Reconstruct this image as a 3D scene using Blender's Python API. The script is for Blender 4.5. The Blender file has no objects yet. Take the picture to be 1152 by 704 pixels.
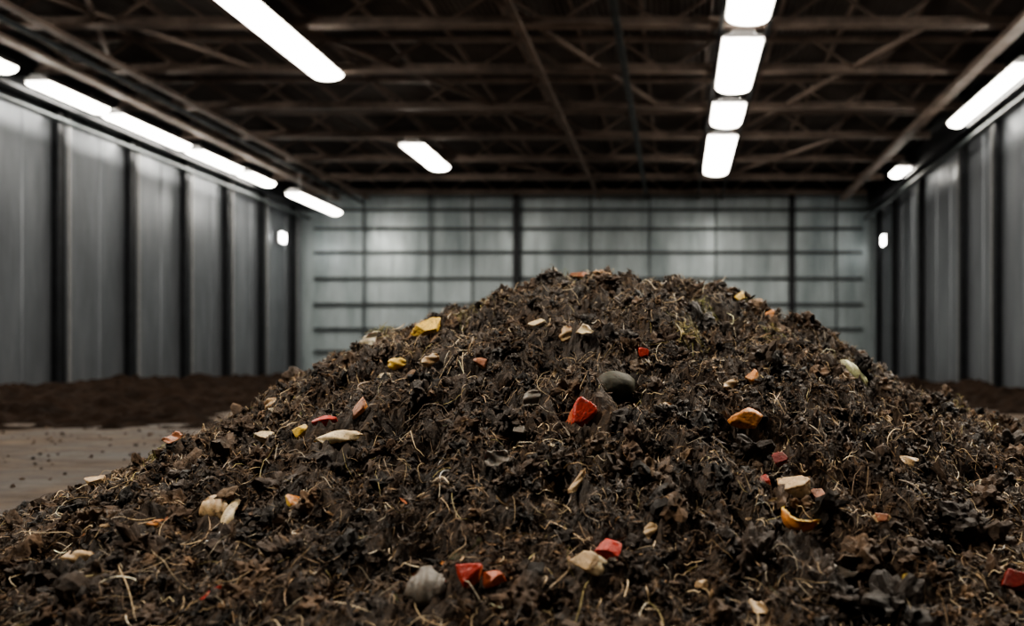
import bpy, bmesh, math, random
import numpy as np
from mathutils import Vector, Matrix, noise as mnoise
random.seed(7); rng=np.random.default_rng(11)
scene=bpy.context.scene
scene.view_settings.look='AgX - Medium High Contrast'
EYE=0.8; F=900.0; VX,VY=760.0,408.0

# ------------------------------------------------------------------ materials
def new_mat(name):
    m=bpy.data.materials.new(name); m.use_nodes=True
    nt=m.node_tree; b=nt.nodes['Principled BSDF']
    return m,nt,b
def N(nt,t,**kw):
    n=nt.nodes.new(t)
    for k,v in kw.items(): setattr(n,k,v)
    return n
def coords(nt,scale=(1,1,1)):
    tc=N(nt,'ShaderNodeTexCoord'); mp=N(nt,'ShaderNodeMapping')
    mp.inputs['Scale'].default_value=scale
    nt.links.new(tc.outputs['Object'],mp.inputs['Vector']); return mp.outputs[0]
def noise(nt,vec,scale,detail=6,rough=.6):
    n=N(nt,'ShaderNodeTexNoise'); n.inputs['Scale'].default_value=scale
    n.inputs['Detail'].default_value=detail; n.inputs['Roughness'].default_value=rough
    nt.links.new(vec,n.inputs['Vector']); return n.outputs['Fac']
def ramp(nt,fac,stops):
    r=N(nt,'ShaderNodeValToRGB'); cr=r.color_ramp
    while len(cr.elements)<len(stops): cr.elements.new(.5)
    for e,(p,c) in zip(cr.elements,stops):
        e.position=p; e.color=(*c,1)
    nt.links.new(fac,r.inputs[0]); return r.outputs[0]
def bump(nt,b,fac,strength,dist):
    n=N(nt,'ShaderNodeBump'); n.inputs['Strength'].default_value=strength
    n.inputs['Distance'].default_value=dist
    nt.links.new(fac,n.inputs['Height']); nt.links.new(n.outputs[0],b.inputs['Normal'])
def mixc(nt,fac,a,b,mode='MIX'):
    m=N(nt,'ShaderNodeMix',data_type='RGBA',blend_type=mode)
    if isinstance(fac,(int,float)): m.inputs[0].default_value=fac
    else: nt.links.new(fac,m.inputs[0])
    for i,v in ((6,a),(7,b)):
        if isinstance(v,tuple): m.inputs[i].default_value=(*v,1)
        else: nt.links.new(v,m.inputs[i])
    return m.outputs[2]

def metal_panel(name,c1,c2,metallic=.35,rough=.42):
    m,nt,b=new_mat(name)
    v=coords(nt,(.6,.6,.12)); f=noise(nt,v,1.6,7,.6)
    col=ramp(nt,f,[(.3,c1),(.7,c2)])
    v2=coords(nt,(5,5,.5)); f2=noise(nt,v2,1.2,5,.6)
    col=mixc(nt,.3,col,ramp(nt,f2,[(.3,(.45,.45,.45)),(.65,(1,1,1))]),'MULTIPLY')
    nt.links.new(col,b.inputs['Base Color'])
    b.inputs['Metallic'].default_value=metallic
    nt.links.new(ramp(nt,f,[(.3,(rough+.12,)*3),(.7,(rough-.06,)*3)]),b.inputs['Roughness'])
    bump(nt,b,noise(nt,coords(nt,(1,1,.4)),.9,3,.5),.5,.05)
    return m
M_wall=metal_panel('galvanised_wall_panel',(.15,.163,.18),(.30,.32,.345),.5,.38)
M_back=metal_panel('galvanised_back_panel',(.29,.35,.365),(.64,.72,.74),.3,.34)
def plain(name,c,rough=.6,metal=0.,var=.5,scale=4,spec=.5):
    m,nt,b=new_mat(name)
    f=noise(nt,coords(nt),scale,6,.65)
    col=ramp(nt,f,[(.3,tuple(x*(1-var) for x in c)),(.7,tuple(min(1,x*(1+var*.4)) for x in c))])
    nt.links.new(col,b.inputs['Base Color'])
    b.inputs['Roughness'].default_value=rough; b.inputs['Metallic'].default_value=metal
    b.inputs['Specular IOR Level'].default_value=spec
    return m
M_steel=plain('dark_painted_steel',(.026,.028,.032),.45,.4)
M_girt=plain('grey_girt_steel',(.10,.115,.12),.45,.5)
M_truss=plain('rusty_truss_steel',(.31,.24,.20),.55,.2,.6,1.2)
M_deck=plain('dark_roof_deck',(.19,.175,.165),.8,0,.5,.7,.2)
M_house=plain('fixture_housing',(.45,.45,.45),.4,.4,.2)
def emis(name,c,s):
    m,nt,b=new_mat(name)
    b.inputs['Base Color'].default_value=(.9,.9,.9,1)
    b.inputs['Emission Color'].default_value=(*c,1); b.inputs['Emission Strength'].default_value=s
    return m
M_lamp=emis('fluorescent_diffuser',(1,.94,.84),25)
M_lamp2=emis('bulkhead_lamp_glass',(1,.98,.93),30)

M_floor,nt,b=new_mat('soil_stained_concrete')
f1=noise(nt,coords(nt,(1,1,1)),.8,9,.65); f2=noise(nt,coords(nt,(1,2.6,1)),2.2,8,.7)
c=ramp(nt,f1,[(.38,(.055,.038,.027)),(.62,(.175,.130,.095))])
c=mixc(nt,.8,c,ramp(nt,f2,[(.38,(.22,.19,.17)),(.62,(1,1,1))]),'MULTIPLY')
nt.links.new(c,b.inputs['Base Color'])
nt.links.new(ramp(nt,f1,[(.4,(.5,)*3),(.6,(.85,)*3)]),b.inputs['Roughness'])
b.inputs['Specular IOR Level'].default_value=.2
bump(nt,b,noise(nt,coords(nt),14,8,.7),.5,.03)

def soil_mat(name,attr):
    m,nt,b=new_mat(name)
    v=coords(nt)
    f=noise(nt,v,30,8,.7); f2=noise(nt,v,3,5,.6); f3=noise(nt,v,9,4,.6)
    if attr:
        a=N(nt,'ShaderNodeAttribute',attribute_name='tint')
        col=mixc(nt,.65,a.outputs['Color'],ramp(nt,f,[(.3,(.25,.22,.2)),(.7,(1.35,1.27,1.2))]),'MULTIPLY')
    else:
        col=ramp(nt,f,[(.32,(.010,.0065,.004)),(.52,(.040,.024,.014)),(.72,(.10,.062,.034))])
    col=mixc(nt,.6,col,ramp(nt,f2,[(.38,(.3,.28,.26)),(.6,(1.25,1.22,1.2))]),'MULTIPLY')
    col=mixc(nt,.6,col,ramp(nt,f3,[(.38,(.35,.33,.31)),(.58,(1.15,1.15,1.15))]),'MULTIPLY')
    nt.links.new(col,b.inputs['Base Color'])
    nt.links.new(ramp(nt,f2,[(.4,(.45,)*3),(.6,(.8,)*3)]),b.inputs['Roughness'])
    b.inputs['Specular IOR Level'].default_value=.4
    bump(nt,b,noise(nt,v,110,6,.7),.9,.006)
    return m
M_soil=soil_mat('dark_compost_soil',False)
M_litter=soil_mat('compost_litter',True)
M_berm=plain('damp_dark_soil',(.024,.0145,.0095),.95,0,.6,3,.1)
M_fiber,nt,b=new_mat('straw_fibre')
a=N(nt,'ShaderNodeAttribute',attribute_name='tint')
c=mixc(nt,.5,a.outputs['Color'],ramp(nt,noise(nt,coords(nt),60,4,.6),[(.3,(.4,.4,.4)),(.65,(1.1,1.1,1.1))]),'MULTIPLY')
c=mixc(nt,.45,c,ramp(nt,noise(nt,coords(nt),5,4,.6),[(.38,(.3,.28,.26)),(.6,(1.2,1.2,1.2))]),'MULTIPLY')
nt.links.new(c,b.inputs['Base Color']); b.inputs['Roughness'].default_value=.5

# ------------------------------------------------------------------ mesh helpers
def link(o,parent=None):
    scene.collection.objects.link(o)
    if parent: o.parent=parent
    return o
def mesh_np(name,V,T,mats,tint=None,smooth=False,parent=None,k=3):
    me=bpy.data.meshes.new(name)
    me.vertices.add(len(V)); me.vertices.foreach_set('co',np.asarray(V,np.float32).ravel())
    T=np.asarray(T,np.int32)
    me.loops.add(T.size); me.loops.foreach_set('vertex_index',T.ravel())
    me.polygons.add(len(T)); me.polygons.foreach_set('loop_start',np.arange(0,T.size,k,dtype=np.int32))
    me.update(calc_edges=True)
    me.polygons.foreach_set('use_smooth',np.full(len(T),smooth))
    if tint is not None:
        at=me.color_attributes.new('tint','FLOAT_COLOR','POINT')
        at.data.foreach_set('color',np.concatenate([tint,np.ones((len(tint),1))],1).astype(np.float32).ravel())
    for m in mats: me.materials.append(m)
    return link(bpy.data.objects.new(name,me),parent)
class Build:
    def __init__(s): s.v=[];s.f=[];s.m=[]
    def box(s,c,d,mi=0,R=None):
        o=len(s.v)
        for sx in(-.5,.5):
            for sy in(-.5,.5):
                for sz in(-.5,.5):
                    p=Vector((sx*d[0],sy*d[1],sz*d[2]))
                    if R: p=R@p
                    s.v.append(tuple(p+Vector(c)))
        for q in((0,1,3,2),(4,6,7,5),(0,4,5,1),(2,3,7,6),(0,2,6,4),(1,5,7,3)):
            s.f.append([o+i for i in q]); s.m.append(mi)
    def bar(s,a,b,w,h,mi=0):
        a=Vector(a);b=Vector(b);d=b-a
        R=d.to_track_quat('X','Z').to_matrix()
        s.box((a+b)/2,(d.length,w,h),mi,R)
    def obj(s,name,mats,parent=None,bevel=0):
        me=bpy.data.meshes.new(name); me.from_pydata(s.v,[],s.f); me.update()
        for m in mats: me.materials.append(m)
        me.polygons.foreach_set('material_index',s.m)
        o=link(bpy.data.objects.new(name,me),parent)
        if bevel:
            mo=o.modifiers.new('bevel','BEVEL'); mo.width=bevel; mo.segments=2
        return o

# ------------------------------------------------------------------ building shell
XL,XR,YB,YF,H,EAVE=-15.9,8.5,34.0,-8.0,8.75,7.15
B=Build(); B.box(((XL+XR)/2,(YB+YF)/2,-.15),(XR-XL+.6,YB-YF+.6,.3)); B.obj('floor',[M_floor])
nx=180; xs=np.linspace(XL,XR,nx*4+1)
prof=np.array([0,0,.07,.07])
V=[];T=[]
for i,x in enumerate(xs):
    z=H+prof[i%4]; V+=[(x,YF,z),(x,YB,z)]
for i in range(len(xs)-1): T.append((2*i,2*i+1,2*i+3,2*i+2))
mesh_np('ceiling',V,T,[M_deck],k=4)
def ribbed_wall(name,p0,p1,z0,z1,inward,mat,pitch=.65,depth=.035):
    p0=Vector(p0);p1=Vector(p1);d=(p1-p0);L=d.length;d.normalize();n=Vector(inward)
    k=int(L/pitch);V=[];T=[]
    seq=[]
    for i in range(k):
        s=i*L/k;w=L/k
        seq+=[(s,0),(s+w*.9,0),(s+w*.92,depth),(s+w*.98,depth)]
    seq.append((L,0))
    for s,h in seq:
        p=p0+d*s+n*h
        V+=[(p.x,p.y,z0),(p.x,p.y,z1)]
    for i in range(len(seq)-1): T.append((2*i,2*i+2,2*i+3,2*i+1))
    return mesh_np(name,V,T,[mat],k=4)
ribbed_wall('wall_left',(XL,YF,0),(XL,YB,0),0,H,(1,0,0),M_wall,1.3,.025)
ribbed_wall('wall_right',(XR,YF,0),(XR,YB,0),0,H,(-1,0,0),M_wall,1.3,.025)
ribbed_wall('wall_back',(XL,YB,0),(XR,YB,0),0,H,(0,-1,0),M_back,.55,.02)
ribbed_wall('wall_front',(XL,YF,0),(XR,YF,0),0,H,(0,1,0),M_back,.55)

def icol(x,y,face):
    B=Build()
    for dx in(0.02,.17):
        B.box((x+face*dx,y,H/2),(.025,.17,H))
    B.box((x+face*.095,y,H/2),(.13,.03,H))
    B.box((x+face*.13,y,.015),(.26,.3,.03))
    B.box((x+face*.03,y+.30,H/2),(.06,.05,H))
    B.box((x+face*.05,y+.46,H/2),(.05,.06,H),1)
    B.obj('steel_column',[M_steel,M_house])
for y in (-6,-3.2,-.4,2.4,5.2,8,10.6,13.1,15.4,17.9,20.4,23.1,25.7,28.1,30.5,33.0): icol(XL+.04,y,1)
for y in (-6,-3,0,3,6,9,12,15,18,20.8,23.3,27.3,30.6,33.0): icol(XR-.04,y,-1)
for nm,x,s in(('eave_girder',XL,1),('eave_girder',XR,-1)):
    B=Build(); B.box((x+s*.3,(YB+YF)/2,EAVE+.55),(.1,YB-YF-.2,.9)); B.box((x+s*.4,(YB+YF)/2,EAVE+.1),(.3,YB-YF-.2,.08))
    B.box((x+s*.4,(YB+YF)/2,EAVE+1),(.3,YB-YF-.2,.08)); B.obj(nm,[M_steel])
B=Build(); B.box(((XL+XR)/2,YB-.2,8.3),(XR-XL-1.2,.14,.8)); B.box(((XL+XR)/2,YB-.3,7.95),(XR-XL-1.2,.3,.07)); B.obj('header_girder',[M_steel])
B=Build()
for z in(.35,1.25,2.2,3.25,4.35,5.45,6.45,7.25):
    B.box(((XL+XR)/2,YB-.09,z),(XR-XL-1.15,.08,.07)); B.box(((XL+XR)/2,YB-.125,z+.06),(XR-XL-1.15,.012,.06))
B.obj('wall_girts',[M_girt])
for x,wd in((-6.7,.26),(4.9,.22)):
    B=Build(); B.box((x,YB-.22,3.95),(wd,.03,7.9)); B.box((x,YB-.32,3.95),(.04,.2,7.9)); B.box((x,YB-.42,3.95),(wd,.03,7.9)); B.obj('wind_post',[M_steel])
B=Build()
for x in(-13.2,-10.4,-8.6,-3.6,-1.1,1.7,6.8): B.box((x,YB-.16,3.95),(.06,.05,7.9))
B.obj('wall_mullions',[M_girt])

ty=[-5,-2,1,4,7,10,12.6,14.6,16.6,19.2,22,24.8,27.6,30.4,33]
for i,y in enumerate(ty):
    B=Build(); x0,x1=XL+.6,XR-.6; zb,zt=7.78,8.55
    B.box(((x0+x1)/2,y,zb),(x1-x0,.24,.05)); B.box(((x0+x1)/2,y,zb+.10),(x1-x0,.04,.2))
    B.box(((x0+x1)/2,y,zt),(x1-x0,.16,.1))
    n=10
    for k in range(n):
        a=x0+(x1-x0)*k/n; c=x0+(x1-x0)*(k+1)/n; m_=(a+c)/2
        B.bar((a,y,zt),(m_,y,zb),.06,.06); B.bar((m_,y,zb),(c,y,zt),.06,.06)
    B.obj('roof_truss',[M_truss])
B=Build()
for x in np.arange(XL+1.2,XR,1.55): B.box((x,(YB+YF)/2,8.66),(.07,YB-YF-.3,.12))
B.obj('roof_purlins',[M_truss])
B=Build()
for a,b_ in(((-13.8,12.6,7.9),(-10.2,19.2,7.9)),((-13.5,19.2,7.9),(-9.8,12.6,7.9)),((-8.2,16.6,7.9),(-3.4,24.8,7.9)),((1.8,24.8,7.9),(5.4,16.6,7.9)),((5.4,24.8,7.9),(1.8,30.4,7.9)),((-4,14.6,7.9),(-.5,22,7.9)),((-10,24.8,7.9),(-4,30.4,7.9))):
    B.bar(a,b_,.09,.09)
B.obj('roof_bracing',[M_truss])
def run(name,x,z,w,h,y0=YF+.3,y1=YB-.5,mat=M_truss):
    B=Build(); B.box((x,(y0+y1)/2,z),(w,y1-y0,.02)); B.box((x-w/2,(y0+y1)/2,z+h/2),(.02,y1-y0,h)); B.box((x+w/2,(y0+y1)/2,z+h/2),(.02,y1-y0,h)); B.obj(name,[mat])
run('cable_tray',-14.2,7.62,.3,.1); run('cable_tray',-12.9,7.66,.18,.08); run('cable_tray',7.0,7.62,.3,.1)
run('cable_tray',-3.2,7.66,.12,.08); run('cable_tray',-1.2,7.66,.12,.08,mat=M_girt)
run('cable_tray',.93,7.66,.06,.1,mat=M_steel); run('cable_tray',1.91,7.66,.06,.1,mat=M_steel)
def pipe(name,x,z,r):
    V=[];T=[];n=12
    for i in range(n):
        a=i/n*math.tau
        for y in(YF+.3,YB-.5): V.append((x+r*math.cos(a),y,z+r*math.sin(a)))
    for i in range(n):
        j=(i+1)%n; T.append((2*i,2*i+1,2*j+1,2*j))
    mesh_np(name,V,T,[M_girt],smooth=True,k=4)
pipe('conduit_pipe',-15.35,6.85,.07); pipe('conduit_pipe',7.95,6.85,.07); pipe('conduit_pipe',-13.1,7.5,.06)

def fixture(x,z,y0,y1,w,hang=7.76):
    B=Build(); yc=(y0+y1)/2; L=y1-y0
    B.box((x,yc,z+.10),(w*.55,L,.10),0)
    o=len(B.v)
    for yy in(y0,y1): B.v+=[(x-w/2-.03,yy,z-.01),(x-w*.3,yy,z+.09),(x+w*.3,yy,z+.09),(x+w/2+.03,yy,z-.01)]
    for k in range(3): B.f.append([o+k,o+k+1,o+5+k,o+4+k]); B.m.append(0)
    for yy in(y0+.02,y1-.02): B.box((x,yy,z+.03),(w,.03,.09),0)
    o=len(B.v); n=8
    for i in range(n+1):
        a=math.pi*i/n; px=x-w/2*math.cos(a); pz=z-.02-.13*math.sin(a)
        B.v+=[(px,y0+.04,pz),(px,y1-.04,pz)]
    for i in range(n): B.f.append([o+2*i,o+2*i+2,o+2*i+3,o+2*i+1]); B.m.append(1)
    for yy in(y0+L*.15,y1-L*.15):
        if hang>z+.2: B.box((x,yy,(z+.15+hang)/2),(.03,.03,hang-z-.15),0)
    B.obj('fluorescent_light',[M_house,M_lamp])
for a,c in((1,5),(8,11.5),(12.5,17.9),(18.7,20.8),(21.2,24.3),(24.8,27.2),(27.7,29.4)): fixture(-14.95,7.4,a,c,.54,7.7)
fixture(-13.5,6.8,28.2,31.8,.5)
for a,c in((1,4),(6,9),(10,18.9),(24.8,27.8)): fixture(-8.2,7.6,a,c,.72)
for a,c in((1,4),(6,9),(11,15.8),(16.7,19.8),(20.9,22.7),(23.9,28.5)): fixture(1.42,7.6,a,c,.82)
for a,c in((1,5),(8,12),(13,17),(17.6,22.0),(26.9,28)): fixture(7.7,7.4,a,c,.46,7.7)
def bulkhead(x,y,z,dx):
    B=Build(); B.box((x,y,z),(.1,.5,.5),0); B.box((x+.07*dx,y,z),(.08,.38,.38),1)
    B.obj('wall_lamp',[M_house,M_lamp2],bevel=.03)
bulkhead(XL+.12,32.0,5.8,1) ; bulkhead(XR-.12,32.0,5.7,-1)

def added_flood(x,y,z,tgt,energy,spread,col=(1,.90,.75),rad=.08):  # invented housing with a spot, added out of view for crisp heap highlights
    p=Vector((x,y,z)); d=(Vector(tgt)-p).normalized(); q=d.to_track_quat('-Z','Y'); R=q.to_matrix()
    B=Build(); B.box(p-d*.10,(.42,.34,.10),0,R)
    for s in(-1,1): B.box(p+R@Vector((.22*s,0,.03)),(.02,.30,.14),0,R); B.box(p+R@Vector((0,.18*s,.03)),(.44,.02,.14),0,R)
    B.box((x,y,(z+.12+7.76)/2),(.04,.04,7.76-z-.12),0)
    o=B.obj('added_flood_lamp',[M_house])
    l=bpy.data.lights.new('added_flood_bulb','SPOT'); l.energy=energy; l.color=col; l.spot_size=math.radians(spread); l.spot_blend=.8; l.shadow_soft_size=rad
    lo=link(bpy.data.objects.new('added_flood_bulb',l),o); lo.location=p; lo.rotation_euler=q.to_euler()
added_flood(-5.6,2.0,7.0,(-.8,4.0,.8),3400,48)  # added raking light from front left
added_flood(4.4,6.2,7.0,(.1,4.1,.8),3800,52)  # added rim light from back right

# ------------------------------------------------------------------ noise
def perlin(x,y,seed=0):
    xi=np.floor(x).astype(np.int64); yi=np.floor(y).astype(np.int64); xf=x-xi; yf=y-yi
    def g(ix,iy,dx,dy):
        h=(ix*374761393+iy*668265263+seed*1442695041)&0xffffffff
        h=((h^(h>>13))*1274126177)&0xffffffff; h=h^(h>>16)
        a=(h%65536)/65536*2*np.pi
        return np.cos(a)*dx+np.sin(a)*dy
    u=xf*xf*xf*(xf*(xf*6-15)+10); v=yf*yf*yf*(yf*(yf*6-15)+10)
    a=g(xi,yi,xf,yf); b=g(xi+1,yi,xf-1,yf); c=g(xi,yi+1,xf,yf-1); d=g(xi+1,yi+1,xf-1,yf-1)
    return (a*(1-u)+b*u)*(1-v)+(c*(1-u)+d*u)*v
def ridged(x,y,s): return 1-2*np.abs(perlin(x,y,s))*1.6

# ------------------------------------------------------------------ compost heap
PX=[-4.6,-3.8,-3.3,-2.8,-2.49,-2.15,-1.8,-1.45,-1.15,-.85,-.55,-.25,.1,.35,.55,.85,1.1,1.35,1.65,1.96,2.5,3.3,4.2]
PZ=[-.2,-.06,.04,.20,.34,.60,.83,.99,1.10,1.19,1.27,1.25,1.23,1.15,1.03,.90,.74,.59,.49,.42,.30,.10,-.08]
Y0=4.5
def base_h(x,y):
    p=np.interp(x,PX,PZ)
    for s in(.08,.16): p=p*.5+.25*(np.interp(x-s,PX,PZ)+np.interp(x+s,PX,PZ))
    t=np.where(y<Y0,(Y0-y)/2.95,(y-Y0)/2.4)
    f=1-(np.sqrt(t*t+.006)-.0775)/.925
    f=np.where(f>.12,f,.12-(.12-f)*.9)
    return np.where(p>0,p*np.maximum(f,-.3),p)
gx=np.arange(-5.0,4.6,.0100); gy=np.arange(1.0,7.4,.0095)
GX,GY=np.meshgrid(gx,gy)
def full_h(X,Y):
    h=base_h(X,Y)
    m=np.clip((h+.06)/.5,0,1)
    wx=X+.07*perlin(X*5,Y*5,90); wy=Y+.07*perlin(X*5,Y*5,91)
    n=.07*perlin(wx*2.2,wy*2.2,1)+.10*perlin(wx*5,wy*5,2)+.060*ridged(wx*8,wy*8,3)-.04
    n+=.050*perlin(wx*15,wy*15,4)+.024*ridged(X*28,Y*28,5)+.010*perlin(X*70,Y*70,6)
    pits=perlin(X*3.6+7,Y*4.4,8); n-=.15*np.clip(pits-.18,0,1)*2
    pits=perlin(wx*9+3,wy*9,9); n-=.09*np.clip(pits-.25,0,1)*2
    h=h+n*(.25+.75*m)
    return h-.035*(1-m)
GZ=full_h(GX,GY)
ny_,nx_=GZ.shape
V=np.stack([GX.ravel(),GY.ravel(),GZ.ravel()],1)
idx=np.arange(ny_*nx_).reshape(ny_,nx_)
T=np.stack([idx[:-1,:-1].ravel(),idx[:-1,1:].ravel(),idx[1:,1:].ravel(),idx[1:,:-1].ravel()],1)
keep=(V[T,2].max(1)>-.03); T=T[keep]
used=np.unique(T); remap=np.full(len(V),-1); remap[used]=np.arange(len(used))
heap=mesh_np('compost_heap',V[used],remap[T],[M_soil],k=4,smooth=False)
def box(a,r):
    k=np.ones(2*r+1)/(2*r+1)
    a=np.apply_along_axis(lambda m:np.convolve(m,k,'same'),0,a)
    return np.apply_along_axis(lambda m:np.convolve(m,k,'same'),1,a)
SZ=box(GZ,5)
DX=np.gradient(SZ,gx,axis=1); DY=np.gradient(SZ,gy,axis=0)
def samp(A,x,y):
    fx=np.clip((np.asarray(x)-gx[0])/(gx[1]-gx[0]),0,nx_-2); fy=np.clip((np.asarray(y)-gy[0])/(gy[1]-gy[0]),0,ny_-2)
    i=fx.astype(int); j=fy.astype(int); u=fx-i; v=fy-j
    return (A[j,i]*(1-u)+A[j,i+1]*u)*(1-v)+(A[j+1,i]*(1-u)+A[j+1,i+1]*u)*v
def normals(x,y):
    n=np.stack([-samp(DX,x,y),-samp(DY,x,y),np.ones(len(x))],1)
    return n/np.linalg.norm(n,axis=1,keepdims=True)
def hit(px,py):
    d=np.array([(px-VX)/F,1,-(py-VY)/F]); ts=np.arange(1.2,7,.004)
    P=np.array([0,0,EYE])+ts[:,None]*d
    s=samp(GZ,P[:,0],P[:,1]); w=np.where(P[:,2]<=s)[0]
    if len(w): return P[w[0]],ts[w[0]]
    k=np.argmin(np.abs(P[:,2]-s)+np.where(ts<3,9,0)); q=P[k].copy(); q[2]=s[k]; return q,ts[k]

RED=(.46,.035,.018); RED2=(.52,.12,.05); DRED=(.20,.016,.012); ORG=(.62,.25,.07); YEL=(.80,.53,.11); TAN=(.50,.34,.18); CRM=(.66,.52,.32); RUST=(.34,.12,.05); GRN=(.026,.025,.011); GRY=(.13,.11,.09); PALE=(.68,.61,.46)
S=[('lemon_wedge','chunk',483,375,42,24,35,YEL,CRM),
('bread_chunk','chunk',607,366,22,15,25,CRM,PALE),
('onion_peel','shell',640,378,20,16,70,TAN,ORG),('onion_peel','shell',658,374,20,12,5,CRM,TAN),
('red_pepper_piece','chunk',657,468,54,30,52,RED,RED2),
('avocado','ovoid',692,437,46,36,15,GRN,GRN),
('red_pepper_piece','chunk',368,478,38,18,15,RED,RED2),('squash_piece','chunk',343,488,26,16,35,YEL,CRM),
('melon_rind','shell',382,494,50,16,20,CRM,YEL),('potato_chunk','chunk',301,495,34,20,-10,CRM,PALE),
('carrot_stick','chunk',405,461,36,12,60,RUST,ORG),
('carrot_piece','chunk',333,568,19,27,70,ORG,YEL),
('banana_peel','shell',240,577,34,26,-40,TAN,CRM),('banana_peel','shell',257,580,48,12,80,CRM,PALE),
('orange_peel','shell',180,592,32,10,20,ORG,CRM),
('sweet_potato_piece','chunk',838,477,36,28,-25,ORG,TAN),
('bread_chunk','chunk',894,551,44,34,10,TAN,CRM),
('orange_peel','curl',893,597,62,19,-40,ORG,YEL),
('carrot_piece','chunk',921,560,20,20,0,RUST,RED2),
('tomato_piece','chunk',858,544,15,18,80,RED,RED2),('tomato_piece','chunk',880,520,22,17,0,DRED,RED),
('red_pepper_piece','chunk',686,622,36,34,-35,RED,RED2),
('bread_chunk','chunk',661,637,42,32,-30,TAN,CRM),
('tomato_piece','chunk',527,650,40,34,10,RED,RED2),('tomato_piece','chunk',554,655,28,24,-20,RED2,RED2),
('cabbage_leaf','shell',481,663,46,38,-40,GRY,GRY),
('orange_peel','chunk',865,358,16,13,0,ORG,ORG),('squash_piece','chunk',832,337,20,15,50,YEL,ORG),
('orange_peel','chunk',846,428,26,20,30,ORG,TAN),
('tomato_piece','chunk',725,400,14,13,0,RED,RED),
('bread_chunk','chunk',789,659,18,13,0,TAN,CRM),
('beet_piece','chunk',1142,656,36,26,-15,DRED,RED),
('potato_chunk','chunk',543,411,19,18,0,RUST,TAN),
('onion_peel','shell',448,411,20,14,10,YEL,TAN),('potato_chunk','chunk',433,425,17,10,10,CRM,CRM),
('onion_peel','shell',487,407,20,12,30,TAN,TAN),
('onion_peel','shell',755,463,13,16,60,TAN,CRM),('onion_peel','shell',1020,521,28,15,-10,TAN,TAN),
('carrot_piece','chunk',990,587,24,13,-10,RUST,TAN),('olive','ovoid',1022,652,14,14,0,(.4,.28,.05),GRN),
('onion_peel','shell',850,689,28,18,-10,TAN,TAN),('onion_peel','shell',90,628,42,14,10,TAN,CRM),
('potato_chunk','chunk',110,544,22,15,30,TAN,CRM),('orange_peel','shell',200,497,24,14,10,RUST,TAN),
('eggshell','shell',945,645,36,20,0,GRY,GRY),('cabbage_leaf','shell',420,385,34,12,35,PALE,CRM),
('leek_leaf','shell',960,420,40,13,-55,(.5,.5,.28),PALE),('onion_peel','shell',600,450,26,16,50,GRY,TAN),
('onion_peel','shell',302,622,15,11,40,CRM,ORG),('bread_chunk','chunk',585,486,20,12,0,GRY,GRY),
('cabbage_leaf','shell',560,520,26,18,20,GRY,GRY),('onion_peel','shell',820,435,20,10,30,TAN,TAN),
('onion_peel','shell',730,600,24,13,60,TAN,RUST),('leek_leaf','shell',650,545,32,9,65,TAN,CRM),
('tomato_piece','chunk',650,309,26,10,0,RUST,RUST),('onion_peel','shell',305,455,18,9,60,TAN,TAN)]
# keep litter off the spots where food scraps rest
CL=[]
for s_ in S:
    P,d_=hit(s_[2],s_[3]); r_=max(s_[4],s_[5])*d_/F
    CL.append((P[0],P[1]-r_*.25,r_*.58))
CL=np.array(CL)
def scatter(n,minh=-.0,front=.88,clear=True):
    xs=[];ys=[]
    tot=0
    while tot<n:
        k=n*2
        x=rng.uniform(-4.9,4.4,k); y=np.where(rng.random(k)<front,rng.uniform(1.3,4.8,k),rng.uniform(4.6,7.2,k))
        ok=samp(GZ,x,y)>minh
        if clear:
            for cx,cy,cr in CL: ok&=((x-cx)**2+(y-cy)**2)>cr*cr
        x=x[ok];y=y[ok]; xs.append(x);ys.append(y); tot+=len(x)
    x=np.concatenate(xs)[:n]; y=np.concatenate(ys)[:n]
    return x,y,samp(GZ,x,y)
def frames(n_,tilt):
    k=len(n_); n_=n_+rng.normal(0,tilt,(k,3)); n_/=np.linalg.norm(n_,axis=1,keepdims=True)
    r=rng.normal(0,1,(k,3)); t=np.cross(n_,r); t/=np.linalg.norm(t,axis=1,keepdims=True)
    b_=np.cross(n_,t); return np.stack([t,b_,n_],2)
def instance(variants,pos,R,scale,tint):
    Vs=[];Ts=[];Cs=[];off=0
    which=rng.integers(0,len(variants),len(pos))
    for vi,(v,t) in enumerate(variants):
        s=np.where(which==vi)[0]
        if not len(s): continue
        vv=v[None]*scale[s][:,None,:]
        vv=np.einsum('nij,nkj->nki',R[s],vv)+pos[s][:,None,:]
        nv=len(v); tt=t[None]+(np.arange(len(s))*nv)[:,None,None]+off
        Vs.append(vv.reshape(-1,3)); Ts.append(tt.reshape(-1,3)); Cs.append(np.repeat(tint[s],nv,0)); off+=nv*len(s)
    return np.concatenate(Vs),np.concatenate(Ts),np.concatenate(Cs)
def ico(sub):
    bm=bmesh.new(); bmesh.ops.create_icosphere(bm,subdivisions=sub,radius=1)
    v=np.array([q.co[:] for q in bm.verts]); t=np.array([[q.index for q in f.verts] for f in bm.faces]); bm.free(); return v,t
def clump(sub,seed,amp=.35):
    v,t=ico(sub); o=Vector((seed*7.3,seed*3.1,seed*1.7)); out=[]
    for p in v:
        P=Vector(p); d=1+amp*mnoise.noise(P*1.3+o)*1.5+amp*.8*mnoise.noise(P*3.1+o)+amp*.35*mnoise.noise(P*7+o)
        out.append(p*d)
    return np.array(out),t
def pal(n,cols,wts,var=.3):
    c=np.array(cols)[rng.choice(len(cols),n,p=np.array(wts)/sum(wts))]
    return np.clip(c*np.exp(rng.normal(0,var,(n,1))),0,1)
def size(n,med,sg,mx): return np.minimum(rng.lognormal(math.log(med),sg,n),mx)
DARK=[(.025,.0150,.0085),(.054,.032,.018),(.098,.060,.033),(.155,.100,.056),(.012,.008,.0055)]
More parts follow.
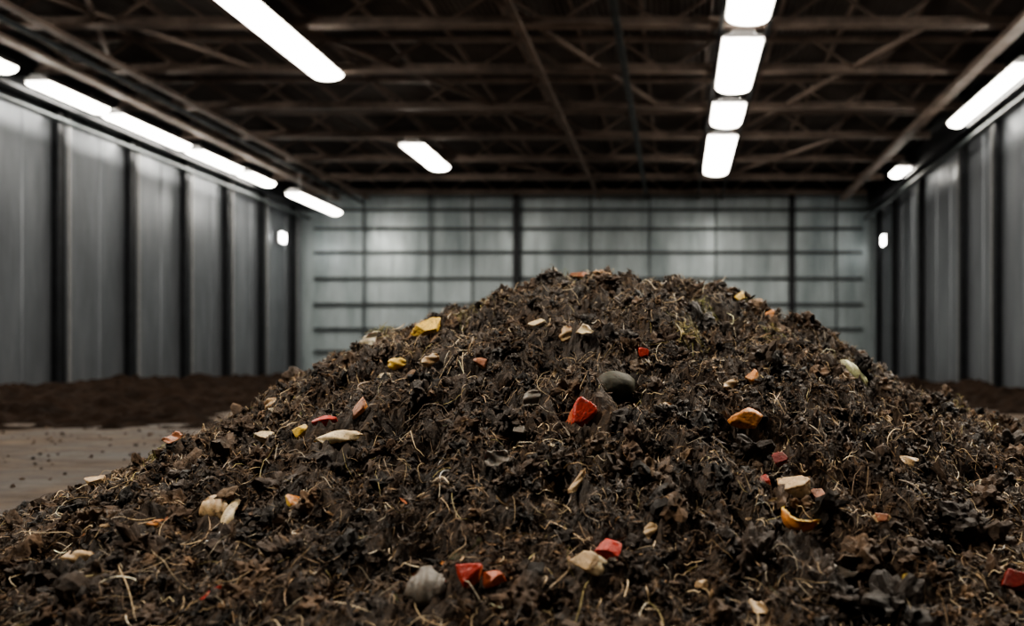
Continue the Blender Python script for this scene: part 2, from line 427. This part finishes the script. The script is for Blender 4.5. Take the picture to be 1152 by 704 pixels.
n=800; x,y,z=scatter(n,.05); nr=normals(x,y)
s=size(n,.036,.3,.062)[:,None]*rng.uniform(.55,1.2,(n,3))
V1=instance([clump(4,i+80,.75) for i in range(8)],np.stack([x,y,z],1)-nr*.006,frames(nr,1.),s,pal(n,DARK,[3,5,3,0,1],.2))
mesh_np('soil_lumps',V1[0],V1[1],[M_litter],V1[2],parent=heap)
n=4800; x,y,z=scatter(n); nr=normals(x,y)
s=size(n,.016,.45,.040)[:,None]*rng.uniform(.6,1.3,(n,3))
V1=instance([clump(3,i,.7) for i in range(10)],np.stack([x,y,z],1)+nr*.004,frames(nr,1.),s,pal(n,DARK,[3,5,3,.6,2],.25))
mesh_np('soil_clods',V1[0],V1[1],[M_litter],V1[2],parent=heap)
n=22000; x,y,z=scatter(n,-.03); nr=normals(x,y); z=np.maximum(z,0)
s=size(n,.0062,.45,.018)[:,None]*rng.uniform(.5,1.5,(n,3))
V1=instance([clump(2,i+20,.7) for i in range(8)],np.stack([x,y,z],1)+nr*.004,frames(nr,1.),s,pal(n,DARK,[3,4,4,1,2],.3))
mesh_np('soil_crumbs',V1[0],V1[1],[M_litter],V1[2],parent=heap)
n=40000; x,y,z=scatter(n,-.03); nr=normals(x,y); z=np.maximum(z,0)
s=size(n,.0033,.4,.007)[:,None]*rng.uniform(.5,1.8,(n,3))
V1=instance([clump(1,i+60,.7) for i in range(8)],np.stack([x,y,z],1)+nr*.008,frames(nr,1.),s,pal(n,DARK+[(.34,.23,.13)],[2,4,5,1.5,2,.4],.3))
mesh_np('soil_grains',V1[0],V1[1],[M_litter],V1[2],parent=heap)
def shred(seed,nu=6,nv=4):
    r=random.Random(seed); cu=r.uniform(-1.8,1.8); cv=r.uniform(-1.5,1.5); tw=r.uniform(-1.6,1.6); taper=r.uniform(.3,1)
    V=[];T=[]
    for i in range(nu):
        u=i/(nu-1)*2-1
        for j in range(nv):
            v=j/(nv-1)*2-1
            wv=v*(1-taper*abs(u)**1.6*.9)*(.5+.18*r.uniform(-1,1))
            a=tw*u*.8
            px=u+.14*r.uniform(-1,1); py=wv*math.cos(a); pz=wv*math.sin(a)+cu*.3*(u*u)+cv*.4*wv*wv+.09*r.uniform(-1,1)
            V.append((px,py,pz))
    for i in range(nu-1):
        for j in range(nv-1):
            a=i*nv+j; T+=[(a,a+nv,a+nv+1),(a,a+nv+1,a+1)]
    return np.array(V),np.array(T)
n=26000; x,y,z=scatter(n); nr=normals(x,y)
s=size(n,.0098,.48,.028)[:,None]*np.stack([rng.uniform(.9,2.4,n),rng.uniform(.2,.75,n),rng.uniform(.6,1.4,n)],1)
tint=pal(n,DARK+[(.21,.135,.072),(.38,.27,.15),(.13,.115,.095),(.06,.065,.025)],[3,5,5,2.5,2,1.,.3,.4,.4],.3)
V1=instance([shred(i) for i in range(20)],np.stack([x,y,z],1)+nr*.009,frames(nr,.5),s,tint)
mesh_np('leaf_shreds',V1[0],V1[1],[M_litter],V1[2],parent=heap)
n=420; x,y,z=scatter(n,.03); nr=normals(x,y)
s=size(n,.0095,.4,.02)[:,None]*np.stack([rng.uniform(.8,1.5,n),rng.uniform(.5,1.3,n),rng.uniform(.6,1.2,n)],1)
V1=instance([shred(i+50,8,5) for i in range(12)],np.stack([x,y,z],1)+nr*.018,frames(nr+np.array([[0,-.6,0]]),.4),s,pal(n,[TAN,CRM,PALE,ORG,RUST,RED,GRY,(.60,.43,.25)],[4,3,1.8,1.2,1.5,.5,2.5,3],.25))
mesh_np('vegetable_flakes',V1[0],V1[1],[M_litter],V1[2],parent=heap)
def fibre(seed,n=10):
    r=random.Random(seed); k=r.uniform(-2.2,2.2); k2=r.uniform(-2.5,2.5); ph=r.uniform(0,6); P=[];p=Vector((0,0,0)); a=0
    for i in range(n):
        P.append(p.copy()); u=i/(n-1); a+=(k+k2*math.sin(u*5+ph))/n
        p=p+Vector((math.cos(a),math.sin(a),.35*math.sin(u*4+ph)))/(n-1)
    c=sum(P,Vector())/n; P=[q-c for q in P]; return np.array([q[:] for q in P])
def fibres(n,rad,lmed,tint,lift,tilt,xyz=None,minh=0.0,mxl=.3,dmax=.045):
    if xyz is None: x,y,z=scatter(n,minh)
    else: x,y,z=xyz
    nr=normals(x,y); R=frames(nr,tilt); var=[fibre(i+int(lmed*1e4)) for i in range(24)]
    wh=rng.integers(0,24,n); L=size(n,lmed,.5,mxl); m=10
    C=np.stack([var[k] for k in wh])*L[:,None,None]; C=np.einsum('nij,nkj->nki',R,C)+(np.stack([x,y,z],1)+nr*lift)[:,None,:]
    sx=samp(GZ,C[...,0].ravel(),C[...,1].ravel()).reshape(C.shape[:2])
    C[...,2]=np.where(C[...,2]-sx>dmax,sx+dmax+.3*(C[...,2]-sx-dmax),np.maximum(C[...,2],sx+.002))
    tg=np.gradient(C,axis=1); tg/=np.linalg.norm(tg,axis=2,keepdims=True)+1e-9
    ref=rng.normal(0,1,(n,1,3)); a=np.cross(tg,ref); a/=np.linalg.norm(a,axis=2,keepdims=True)+1e-9; b_=np.cross(tg,a)
    rr=(rad*rng.uniform(.6,1.6,n))[:,None]*np.interp(np.linspace(0,1,m),[0,.15,.85,1],[.4,1,.9,.2])[None]
    rings=[C+(a*math.cos(q)+b_*math.sin(q)*.6)*rr[...,None] for q in(0,2.094,4.189)]
    Vv=np.stack(rings,2).reshape(-1,3)
    t=[]
    for i in range(m-1):
        for j in range(3):
            k=(j+1)%3; A=i*3+j;B_=i*3+k;t+=[(A,B_,B_+3),(A,B_+3,A+3)]
    t=np.array(t); Tt=(t[None]+(np.arange(n)*m*3)[:,None,None]).reshape(-1,3)
    return Vv,Tt,np.repeat(tint,m*3,0)
n=54000; f=fibres(n,.00105,.050,pal(n,[(.075,.047,.028),(.145,.094,.055),(.27,.185,.11),(.035,.021,.013)],[4,4,2.6,2],.3),.013,.5)
mesh_np('root_fibres',f[0],f[1],[M_fiber],f[2],parent=heap)
n=6500; f=fibres(n,.0012,.065,pal(n,[(.46,.34,.20),(.60,.47,.30),(.72,.63,.48),(.34,.28,.12)],[5,3,1.8,1],.3),.024,.5)
mesh_np('straw_stalks',f[0],f[1],[M_fiber],f[2],parent=heap)
n=260; f=fibres(n,.0021,.12,pal(n,[(.36,.25,.14),(.62,.51,.35),(.14,.09,.05)],[3,3,2],.25),.028,.4,dmax=.07)
mesh_np('twigs',f[0],f[1],[M_fiber],f[2],parent=heap)

# ------------------------------------------------------------------ food scraps
_mc={}
def food_mat(name,c,rough=.42,dirt=.85):
    key=(name,c)
    if key in _mc: return _mc[key]
    m,nt,b=new_mat(name); v=coords(nt)
    f=noise(nt,v,34,6,.7)
    col=ramp(nt,f,[(.32,tuple(x*.45 for x in c)),(.65,tuple(min(1,x*1.1) for x in c))])
    f2=noise(nt,v,60,7,.75)
    fr=ramp(nt,f2,[(.60-.1*dirt,(0,0,0)),(.70-.08*dirt,(.85,.85,.85))])
    col=mixc(nt,fr,col,(.05,.03,.017))
    nt.links.new(col,b.inputs['Base Color']); b.inputs['Roughness'].default_value=rough
    b.inputs['Subsurface Weight'].default_value=.08; b.inputs['Subsurface Scale'].default_value=.01
    bump(nt,b,f2,.5,.004); _mc[key]=m; return m
def grid_shell(L,W,bend,cross,thick,seed,taper=0,nu=18,nv=10):
    r=random.Random(seed); bm=bmesh.new(); top=[];bot=[]
    ph=[r.uniform(0,6) for _ in range(4)]; jag=[r.uniform(-1,1) for _ in range(nu*2)]
    for side in(0,1):
        rows=[]
        for i in range(nu):
            u=i/(nu-1)*2-1; row=[]
            edge=(1-abs(u)**(2+6*(1-taper)))**.7
            wu=max(.12,edge)*(1+.14*math.sin(u*3+ph[0])+.07*math.sin(u*8+ph[1]))
            for j in range(nv):
                v=j/(nv-1)*2-1
                jj=jag[i] if v<0 else jag[nu+i]
                y=v*W/2*wu*(1+.10*jj*abs(v)); x=u*L/2*(1+.12*math.sin(v*3+ph[2]))
                k=bend; z=0
                if abs(k)>1e-3:
                    Rb=L/k; a=x/Rb; x2=Rb*math.sin(a); z-=Rb*(1-math.cos(a)); x=x2
                if abs(cross)>1e-3:
                    Rc=W/cross; a=y/Rc; y2=Rc*math.sin(a); z-=Rc*(1-math.cos(a)); y=y2
                z+=.06*W*math.sin(u*5+v*4+ph[3])
                row.append(bm.verts.new((x,y,z-(thick if side else 0))))
            rows.append(row)
        for i in range(nu-1):
            for j in range(nv-1):
                q=[rows[i][j],rows[i+1][j],rows[i+1][j+1],rows[i][j+1]]
                if side: q.reverse()
                f=bm.faces.new(q); f.material_index=side; f.smooth=True
        if side: bot=rows
        else: top=rows
    def strip(a,b):
        for k in range(len(a)-1):
            f=bm.faces.new([a[k],a[k+1],b[k+1],b[k]]); f.material_index=1; f.smooth=False
    strip([r_[0] for r_ in top],[r_[0] for r_ in bot]); strip([r_[-1] for r_ in bot],[r_[-1] for r_ in top])
    strip(bot[0],top[0]); strip(top[-1],bot[-1])
    bmesh.ops.recalc_face_normals(bm,faces=bm.faces); return bm
def cut_chunk(L,W,Hh,seed):
    r=random.Random(seed); bm=bmesh.new(); bmesh.ops.create_icosphere(bm,subdivisions=5,radius=1.25)
    o=Vector((seed*3.3,seed,0)); pl=[]
    for ax in((1,0,0),(-1,0,0),(0,1,0),(0,-1,0),(0,0,1),(0,0,-1)):
        d=(Vector(ax)+Vector((r.gauss(0,.34),r.gauss(0,.34),r.gauss(0,.25)))).normalized(); pl.append((d,r.uniform(.5,.8)))
    for _ in range(3):
        d=Vector((r.gauss(0,1),r.gauss(0,1),r.gauss(0,.6))).normalized(); pl.append((d,r.uniform(.6,.78)))
    for v in bm.verts:
        p=v.co.copy(); n0=p.normalized()
        acc=0
        for d,k in pl:
            c_=n0.dot(d)
            if c_>1e-3: acc+=(c_/k)**48
        rad=min(1.25,acc**(-1/48)) if acc>0 else 1.25
        p=n0*rad*(1+.06*mnoise.noise(n0*2.2+o)+.05*mnoise.noise(n0*7+o)+.02*mnoise.noise(n0*18+o))
        v.co=Vector((p.x*L/1.35,p.y*W/1.35,p.z*Hh/1.35))
    skin=pl[4][0]
    for f in bm.faces:
        f.smooth=True; c_=f.calc_center_median(); q=Vector((c_.x/L,c_.y/W,c_.z/Hh)).normalized()
        f.material_index=0 if q.dot(skin)>.25 or seed%3==0 else 1
    return bm
def ovoid(L,W,seed):
    bm=bmesh.new(); bmesh.ops.create_uvsphere(bm,u_segments=32,v_segments=20,radius=1); o=Vector((seed,0,0))
    for v in bm.verts:
        p=v.co*(1+.08*mnoise.noise(v.co*1.4+o)+.03*mnoise.noise(v.co*9+o)); t=p.x
        v.co=Vector((p.x*L/2,p.y*W/2*(1-.18*t),p.z*W/2*(1-.18*t)))
    for f in bm.faces: f.smooth=True
    return bm
def place(name,bm,px,py,ang,mo,mi,lift=.0,face=.8,roll=0.):
    P,dist=hit(px,py)
    n_=Vector(normals(np.array([P[0]]),np.array([P[1]]))[0]); cam=(Vector((0,0,EYE))-Vector(P)).normalized()
    z=(n_+cam*face).normalized(); a=math.radians(ang)
    t=Vector((math.cos(a),0,math.sin(a))); t=(t-z*t.dot(z)).normalized(); y_=z.cross(t)
    M=Matrix((t,y_,z)).transposed()@Matrix.Rotation(roll,3,'X')
    me=bpy.data.meshes.new(name); bm.to_mesh(me); bm.free()
    me.materials.append(mo); me.materials.append(mi)
    o=link(bpy.data.objects.new(name,me)); o.matrix_world=Matrix.Translation(Vector(P)+z*lift)@M.to_4x4()
    return o
for i,(nm,kd,px,py,L,W,ang,co,ci) in enumerate(S):
    _,dist=hit(px,py); k=dist/F; L*=k; W*=k
    mo=food_mat(nm+'_skin',co,.65 if kd=='ovoid' else .42); mi=food_mat(nm+'_flesh',ci)
    if kd=='shell': bm=grid_shell(L,W*1.05,random.choice([.9,-.7,1.4]),random.choice([1.6,-1.2,1.2]),.004,i,random.choice([.2,.5,.9])); lift=W*.3+.012; roll=random.uniform(-.4,.4)
    elif kd=='curl': bm=grid_shell(L,W,2.6,.8,.006,i,.8,30); lift=.028; roll=1.3
    elif kd=='chunk': bm=cut_chunk(L/2*1.3,W/2*1.35,min(L,W)/2*.85,i); lift=min(L,W)*.30+.006; roll=random.uniform(-.3,.3)
    else: bm=ovoid(L,W,i); lift=W*.12; roll=0
    place(nm,bm,px,py,ang,mo,mi,lift,.9,roll)

tx=[];ty_=[]
for px,py,sd,k in((772,376,.035,80),(790,350,.03,50),(845,345,.03,60),(530,318,.05,70),(960,410,.04,60),(870,375,.03,40),(180,512,.03,40),(430,372,.05,60),(640,312,.06,50),(1075,455,.06,50)):
    P,_=hit(px,py); tx.append(rng.normal(P[0],sd,k)); ty_.append(rng.normal(P[1],sd,k))
tx=np.concatenate(tx);ty_=np.concatenate(ty_);n=len(tx)
f=fibres(n,.0012,.05,pal(n,[(.20,.20,.05),(.10,.12,.03),(.40,.34,.13)],[3,2,3],.25),.022,.8,(tx,ty_,samp(GZ,tx,ty_)))
mesh_np('grass_tufts',f[0],f[1],[M_fiber],f[2],parent=heap)

# ------------------------------------------------------------------ soil berms along walls
def berm(name,x0,x1,y0,y1,hf,step=.07):
    ax=np.arange(x0,x1,step); ay=np.arange(y0,y1,step); X,Y=np.meshgrid(ax,ay)
    Z=hf(X,Y)+(.26*perlin(X*.8,Y*.8,31)+.22*perlin(X*2,Y*2,32)+.14*perlin(X*5,Y*5,33))
    e=np.minimum(np.minimum(X-x0,x1-X)/.5,np.minimum(Y-y0,y1-Y)/.5); Z=np.where(e<1,np.minimum(Z,-.04+Z*np.clip(e,0,1)),Z)
    I=np.arange(X.size).reshape(X.shape); V=np.stack([X.ravel(),Y.ravel(),np.maximum(Z.ravel(),-.05)],1)
    T=np.stack([I[:-1,:-1].ravel(),I[:-1,1:].ravel(),I[1:,1:].ravel(),I[1:,:-1].ravel()],1)
    T=T[V[T,2].max(1)>-.03]; u=np.unique(T); r=np.full(len(V),-1); r[u]=np.arange(len(u))
    mesh_np(name,V[u],r[T],[M_berm],k=4)
berm('soil_berm',-15.4,-5.5,9.0,32.5,lambda X,Y:np.clip(.34-.07*np.abs(X+12.2+ (Y-18)*.05),-.2,.8)*np.clip((Y-9.0)/2,0,1))
berm('soil_berm',3.2,8.1,12.,32.5,lambda X,Y:.22-.12*np.abs(X-6.9))
n=700; x=rng.uniform(-9,-2,n); y=rng.uniform(3.,12,n); ok=samp(GZ,x,y)<0; ok|=(y>7.4)|(x<-5); x=x[ok];y=y[ok];n=len(x)
s=size(n,.010,.5,.03)[:,None]*rng.uniform(.6,1.3,(n,3))
V1=instance([clump(2,i+40,.5) for i in range(5)],np.stack([x,y,np.full(n,.003)],1),frames(np.tile([[0,0,1.]],(n,1)),1.),s,pal(n,DARK,[2,3,3,2,1]))
mesh_np('floor_crumbs',V1[0],V1[1],[M_litter],V1[2])

# ------------------------------------------------------------------ world & camera
w=bpy.data.worlds.new('World'); scene.world=w; w.use_nodes=True
w.node_tree.nodes['Background'].inputs[0].default_value=(.02,.02,.022,1)
cam=bpy.data.cameras.new('camera'); co=link(bpy.data.objects.new('camera',cam))
co.location=(0,0,EYE); co.rotation_euler=(math.pi/2,0,0)
cam.sensor_width=36; cam.lens=36*F/1152; cam.shift_x=-(VX-576)/1152; cam.shift_y=(VY-352)/1152
cam.clip_end=200; cam.clip_start=.05
cam.dof.use_dof=True; cam.dof.focus_distance=2.95; cam.dof.aperture_fstop=1.25
scene.camera=co
